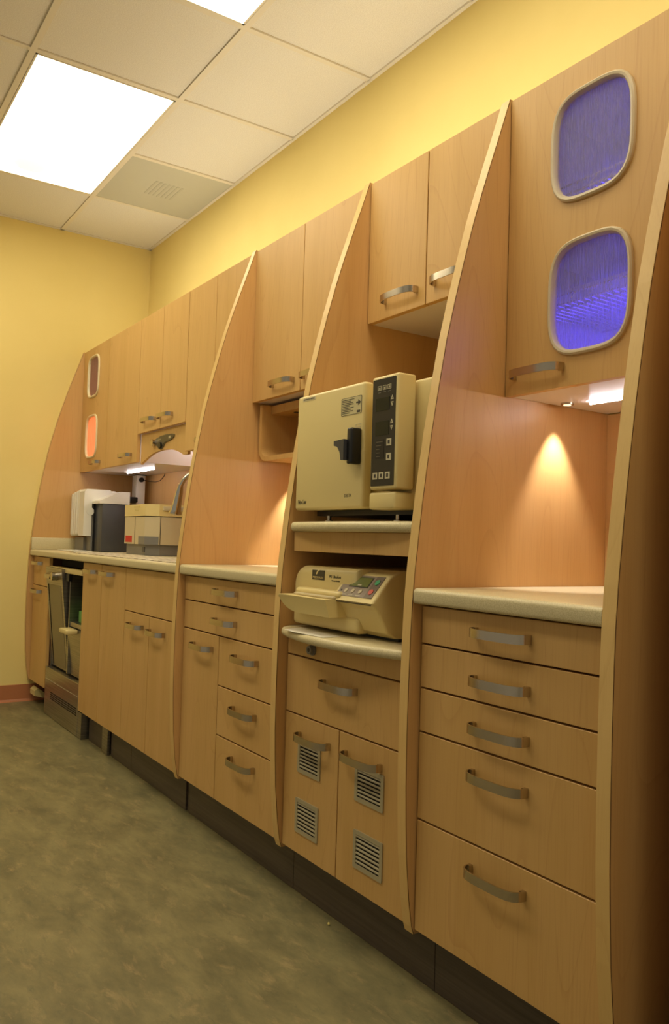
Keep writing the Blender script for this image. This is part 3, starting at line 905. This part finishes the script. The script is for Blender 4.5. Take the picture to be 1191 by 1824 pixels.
# faucet
t = thing('faucet', 'chrome pull-down faucet head half hidden by the second divider', 'faucet', (1.585, -.17, .91))
bm = bmesh.new()
bx0, by0 = 1.585, -.17
pts = [(bx0, by0, .912), (bx0, by0, 1.22)]
for i in range(1, 11):
    a = pi * i / 11
    pts.append((bx0 - .052 * (1 - cos(a)), by0 - .105 * (1 - cos(a)), 1.22 + .11 * sin(a)))
tube(bm, pts, .0115, 12)
tube(bm, [(bx0, by0, .9125), (bx0, by0, .955)], .026, 16)
link('spout', bm, CHROME, t, True)
bm = bmesh.new()
e = Vector(pts[-1]); dd = Vector((-.030, -.014, -.15)).normalized()
tube(bm, [e - dd * .004, e + dd * .012, e + dd * .03, e + dd * .085, e + dd * .118, e + dd * .134, e + dd * .137], [.0115, .015, .018, .021, .025, .031, .027], 20)
link('spray_head', bm, CHROME, t, True)

# ------------------------------------------------------------------ large square sterilizer
t = thing('square_sterilizer', 'large cream chamber sterilizer with black door latch on the upper shelf', 'sterilizer', (3.28, -.4, 1.064))
box('body', CREAM, t, 3.035, 3.568, -.612, -.12, 1.100, 1.418, .008, 3)
bm = bmesh.new(); bx(bm, 3.04, 3.55, -.60, -.14, 1.084, 1.099); link('chassis', bm, BLACK, t)
dr = box('door', CREAM, t, 3.022, 3.356, -.667, -.634, 1.098, 1.429, .009, 4)
for x, y in ((3.105, -.60), (3.425, -.60), (3.105, -.2), (3.50, -.2)):
    bm = bmesh.new(); tube(bm, [(x, y, 1.0642), (x, y, 1.0705), (x, y, 1.072), (x, y, 1.084)], [.012, .012, .006, .006], 12); link('foot', bm, NICKEL, t, True)
cb = box('control_box', CREAM, t, 3.399, 3.508, -.674, -.618, 1.143, 1.428, .006, 3)
PX0, PX1, PZ0, PZ1, PY = 3.405, 3.499, 1.152, 1.420, -.6745
pn = tag(prism_obj('control_panel', DARKP, cb, rrect(PX0, PX1, PZ0, PZ1, .003, 3), 'y', PY - .0006, PY), 'dark membrane panel with displays and keys')
def pp(s, u): return PX0 + (PX1 - PX0) * s, PZ1 - (PZ1 - PZ0) * u
def prect(name, s0, s1, u0, u1, m, dy=.0008, par=None):
    a = pp(s0, u0); b = pp(s1, u1)
    return box(name, m, par or pn, a[0], b[0], PY - .0006 - dy, PY - .0005, b[1], a[1])
def pring(name, s0, s1, u0, u1, m, w=.0022):
    a = pp(s0, u0); b = pp(s1, u1)
    o = [(a[0], b[1]), (b[0], b[1]), (b[0], a[1]), (a[0], a[1])]
    i = [(a[0] + w, b[1] + w), (b[0] - w, b[1] + w), (b[0] - w, a[1] - w), (a[0] + w, a[1] - w)]
    return prism_obj(name, m, pn, o, 'y', PY - .0016, PY - .0006, [i])
prect('display', .16, .74, .18, .30, LCDD)
prect('display', .16, .74, .40, .53, LCDD)
prect('legend_field', .20, .56, .57, .745, mat('legend_black', (30, 24, 18), .4), .0005)
for i, s in enumerate((.30, .52, .73)):
    pring('status_icon', s - .075, s + .075, .065, .108, LIGHTINK, .0014)
    prect('icon_mark', s - .03, s + .03, .08, .098, LIGHTINK)
    prect('icon_caption', s - .06, s + .06, .125, .131, GREYP)
for u in (.19, .41):
    a = pp(.86, u); h = .0055
    prism_obj('arrow_key', LIGHTINK, pn, [(a[0] - h, a[1] - h), (a[0] + h, a[1] - h), (a[0], a[1] + h)], 'y', PY - .0014, PY - .0005, [[(a[0] - h * .4, a[1] - h * .6), (a[0] + h * .4, a[1] - h * .6), (a[0], a[1] + h * .25)]])
    a = pp(.86, u + .062)
    prism_obj('arrow_key', LIGHTINK, pn, [(a[0] - h, a[1] + h), (a[0] + h, a[1] + h), (a[0], a[1] - h)], 'y', PY - .0014, PY - .0005, [[(a[0] - h * .4, a[1] + h * .6), (a[0] + h * .4, a[1] + h * .6), (a[0], a[1] - h * .25)]])
def key(s, u):
    k = prect('panel_key', s - .10, s + .10, u - .032, u + .032, LIGHTINK, .0012)
    prect('key_icon', s - .04, s + .04, u - .017, u + .017, INK, .0016, k)
key(.77, .60); key(.77, .735)
for s in (.20, .47, .74): key(s, .905)
for i, w in enumerate((.28, .21, .14, .17, .17)):
    prect('legend_line', .22, .22 + w, .587 + i * .034, .592 + i * .034, mat('legend_grey', (120, 110, 86), .5))
box('lower_box', CREAM, t, 3.394, 3.500, -.672, -.60, 1.094, 1.137, .007, 3)
# latch
bm = bmesh.new()
bx(bm, 3.328, 3.351, -.700, -.667, 1.212, 1.306, .005, 3)
lt = link('door_latch', bm, BLACK, dr, True)
bm = bmesh.new()
prism(bm, [(3.284, 1.274), (3.284, 1.262), (3.300, 1.258), (3.312, 1.244), (3.318, 1.222), (3.330, 1.222), (3.330, 1.276)], 'y', -.710, -.694)
link('latch_lever', bm, CHARC, lt)
# decals on the door
DY = -.6672
o = rrect(3.252, 3.352 - .006, 1.347, 1.394, .004, 4)
i = inset(o, .0018)
st = prism_obj('instruction_label', INK, dr, o, 'y', DY - .0006, DY, [i])
prism_obj('label_face', mat('label_cream', (206, 192, 142), .5), st, i, 'y', DY - .0004, DY)
bm = bmesh.new()
for k, (a, b) in enumerate(((0, .70), (0, .5), (0, .64), (0, .66), (0, .42), (0, .66), (0, .5), (0, .62), (0, .42))):
    z = 1.3885 - k * .0044
    x = 3.2565
    while x < 3.2565 + .08 * b:
        w = random.uniform(.003, .008)
        bx(bm, x, min(x + w, 3.2565 + .08 * b), DY - .0009, DY - .0003, z - .0011, z + .0006)
        x += w + .0012
tag(link('label_text', bm, INK, st), 'lines of fine print', kind='stuff')
prism_obj('label_arrow', INK, st, [(3.322, 1.3745), (3.331, 1.3745), (3.331, 1.369), (3.342, 1.3765), (3.331, 1.384), (3.331, 1.3785), (3.322, 1.3785)], 'y', DY - .0012, DY - .0003)
box('label_code', INK, st, 3.325, 3.340, DY - .0009, DY - .0003, 1.350, 1.356)
tl = box('top_label', mat('tape_label', (214, 200, 160), .5), dr, 3.052, 3.120, DY - .0005, DY, 1.412, 1.421)
text('label_print', 'CAUTION HOT SURFACE', 3.056, DY - .0006, 1.4145, .006, INK, tl, width=.058)
text('model_lettering', 'DELTA', 3.277, DY, 1.129, .0125, INK, dr, width=.032)
text('maker_lettering', 'Pelton Crane', 3.040, DY, 1.115, .020, INK, dr, shear=.35, width=.045)
bm = bmesh.new()
prism(bm, rrect(3.322, 3.346, 1.310, 1.320, .001, 2), 'y', DY - .0005, DY, [rrect(3.3235, 3.3445, 1.3115, 1.3185, .001, 2)])
link('latch_decal', bm, CREAM2, dr)

# ------------------------------------------------------------------ low wide sterilizer
t = thing('cassette_sterilizer', 'low wide cream sterilizer with drop tray and control panel on the bowed shelf', 'sterilizer', (3.25, -.4, .762))
box('base', CREAM, t, 3.018, 3.345, -.660, -.12, .772, .816, .012, 4)
bm = bmesh.new(); bx(bm, 3.04, 3.44, -.60, -.14, .7622, .7722); link('underside', bm, BLACK, t)
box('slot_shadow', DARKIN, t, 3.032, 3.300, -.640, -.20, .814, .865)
# hood with rounded left shoulder
bm = bmesh.new()
hp = [(3.010, .858), (3.010, .885)] + [(3.010 + .055 - .055 * cos(q * pi / 16), .885 + .055 * sin(q * pi / 16)) for q in range(1, 9)] + [(3.330, .940), (3.330, .858)]
prism(bm, hp, 'y', -.658, -.12)
bmesh.ops.bevel(bm, geom=[e for e in bm.edges if e.verts[0].co.y < -.65 and e.verts[1].co.y < -.65 and max(e.verts[0].co.z, e.verts[1].co.z) > .86], offset=.022, segments=5, affect='EDGES', profile=.5)
hd = link('hood', bm, CREAM, t, True)
# tray
bm = bmesh.new()
n = 14
out = []
for i in range(n + 1):
    a = i / n * pi / 2
    out.append((3.140 - .092 * cos(a) ** .9, .857 - .045 * sin(a)))
out = [(3.048, .859)] + out + [(3.290, .812), (3.290, .859)]
prism(bm, out, 'y', -.726, -.60)
for v_ in bm.verts:
    if v_.co.z < .85: v_.co.y += (.859 - v_.co.z) * (.3 if v_.co.y < -.66 else 0)
tr = link('tray', bm, CREAM, t)
box('tray_well', CREAM2, tr, 3.085, 3.285, -.700, -.63, .8585, .8665, .004, 2)
box('tray_handle', CREAM, tr, 3.078, 3.30, -.690, -.63, .860, .880, .009, 4)
# right hand module
Yp = [(-.615, .771), (-.640, .785), (-.672, .842), (-.690, .860), (-.634, .926), (-.60, .9405), (-.12, .9405), (-.12, .771)]
bm = bmesh.new()
prism(bm, Yp, 'x', 3.262, 3.446)
for v_ in bm.verts:      # taper of the left edge towards the bottom
    if v_.co.x < 3.3 and v_.co.z < .85: v_.co.x += (.857 - v_.co.z) * .38
es = [e for e in bm.edges if abs(e.verts[0].co.x - e.verts[1].co.x) < 1e-4 and e.verts[0].co.x > 3.4 and max(e.verts[0].co.y, e.verts[1].co.y) < -.2]
bmesh.ops.bevel(bm, geom=es, offset=.006, segments=3, affect='EDGES', profile=.5, clamp_overlap=True)
rm = link('control_module', bm, CREAM, t)
a, b = Vector((0, -.690, .861)), Vector((0, -.634, .926))
dirv = (b - a); nrm = Vector((0, -dirv.z, dirv.y)).normalized()
def slope_plate(name, m, par, x0, x1, s0, s1, lift, th=.0008):
    bm = bmesh.new()
    p0, p1 = a + dirv * s0 + nrm * lift, a + dirv * s1 + nrm * lift
    q0, q1 = p0 - nrm * th, p1 - nrm * th
    prism(bm, [(p0.y, p0.z), (p1.y, p1.z), (q1.y, q1.z), (q0.y, q0.z)], 'x', x0, x1)
    return link(name, bm, m, par)
cpn = slope_plate('control_panel', PANEL, rm, 3.272, 3.400, .16, .97, .0008)
slope_plate('panel_end', PANELD, cpn, 3.396, 3.430, .16, .97, .0011)
sc = slope_plate('display', LCDG, cpn, 3.306, 3.384, .54, .88, .0020, .002)
slope_plate('display_bezel', INK, cpn, 3.303, 3.387, .51, .91, .0013, .0006)
slope_plate('display_icon', LIGHTINK, sc, 3.340, 3.356, .57, .62, .0026)
def slope_disc(name, m, par, x, s, r, lift):
    c = a + dirv * s; c.x = x
    bm = bmesh.new(); tube(bm, [c, c + nrm * lift], r, 20); return link(name, bm, m, par, True)
slope_disc('start_key', GREENB, cpn, 3.413, .74, .0085, .0028)
slope_disc('stop_key', REDB, cpn, 3.412, .38, .0085, .0028)
for i, x in enumerate((3.305, 3.335, 3.368)):
    slope_disc('round_key', CREAM2, cpn, x, .36, .0065, .0024)
    slope_plate('key_caption', LIGHTINK, cpn, x - .010, x + .010, .20, .225, .0012)
slope_disc('status_icon', INK, cpn, 3.283, .36, .003, .0014)
slope_disc('status_icon', INK, cpn, 3.287, .66, .004, .0014)
slope_disc('status_icon', INK, cpn, 3.287, .86, .004, .0014)
bm = bmesh.new()
prism(bm, [(-.6895, .8545), (-.6905, .8558), (-.6905, .8572), (-.688, .8565)], 'x', 3.263, 3.440); link('module_seam', bm, INK, rm)
# logo and lettering on the hood face
lg = box('logo_plate', mat('logo_grey', (72, 64, 46), .5), hd, 3.118, 3.180, -.6592, -.6580, .9035, .9165 + .0135)
lg.rotation_euler = (0, 0, 0)
text('logo_lettering', 'MIDMARK', 3.121, -.6595, .9062, .0100, CREAM, lg, width=.056)
prism_obj('logo_swoosh', CREAM, lg, [(3.138, .9175), (3.143, .9185), (3.151, .9285), (3.158, .9300), (3.147, .9300), (3.140, .9235)], 'y', -.6598, -.6590)
text('model_lettering', 'M3 UltraFast', 3.204, -.6584, .9115, .0120, INK, hd, width=.056)
text('model_caption', 'Automatic Sterilizer', 3.216, -.6584, .9030, .0055, INK, hd, width=.040)
for x, y in ((3.06, -.56), (3.40, -.56)):
    bm = bmesh.new(); tube(bm, [(x, y, .7622), (x, y, .7718)], .014, 12); link('foot', bm, BLACK, t, True)
tag(prism_obj('paper_slip', PALE, None, [(3.10, -.735), (3.16, -.742), (3.30, -.735), (3.29, -.66), (3.07, -.66)], 'z', .7626, .7636), 'thin pale slip on the bow-fronted shelf before the low sterilizer', 'paper')

# crumb on the floor
bm = bmesh.new(); bmesh.ops.create_icosphere(bm, subdivisions=1, radius=.005)
bmesh.ops.transform(bm, matrix=Matrix.Translation((3.254, -.66, .0045)) @ Matrix.Diagonal((.9, .7, .9, 1)), verts=bm.verts)
tag(link('crumb', bm, CRUMB, None), 'tiny yellow crumb on the floor by the kickboard', 'crumb')
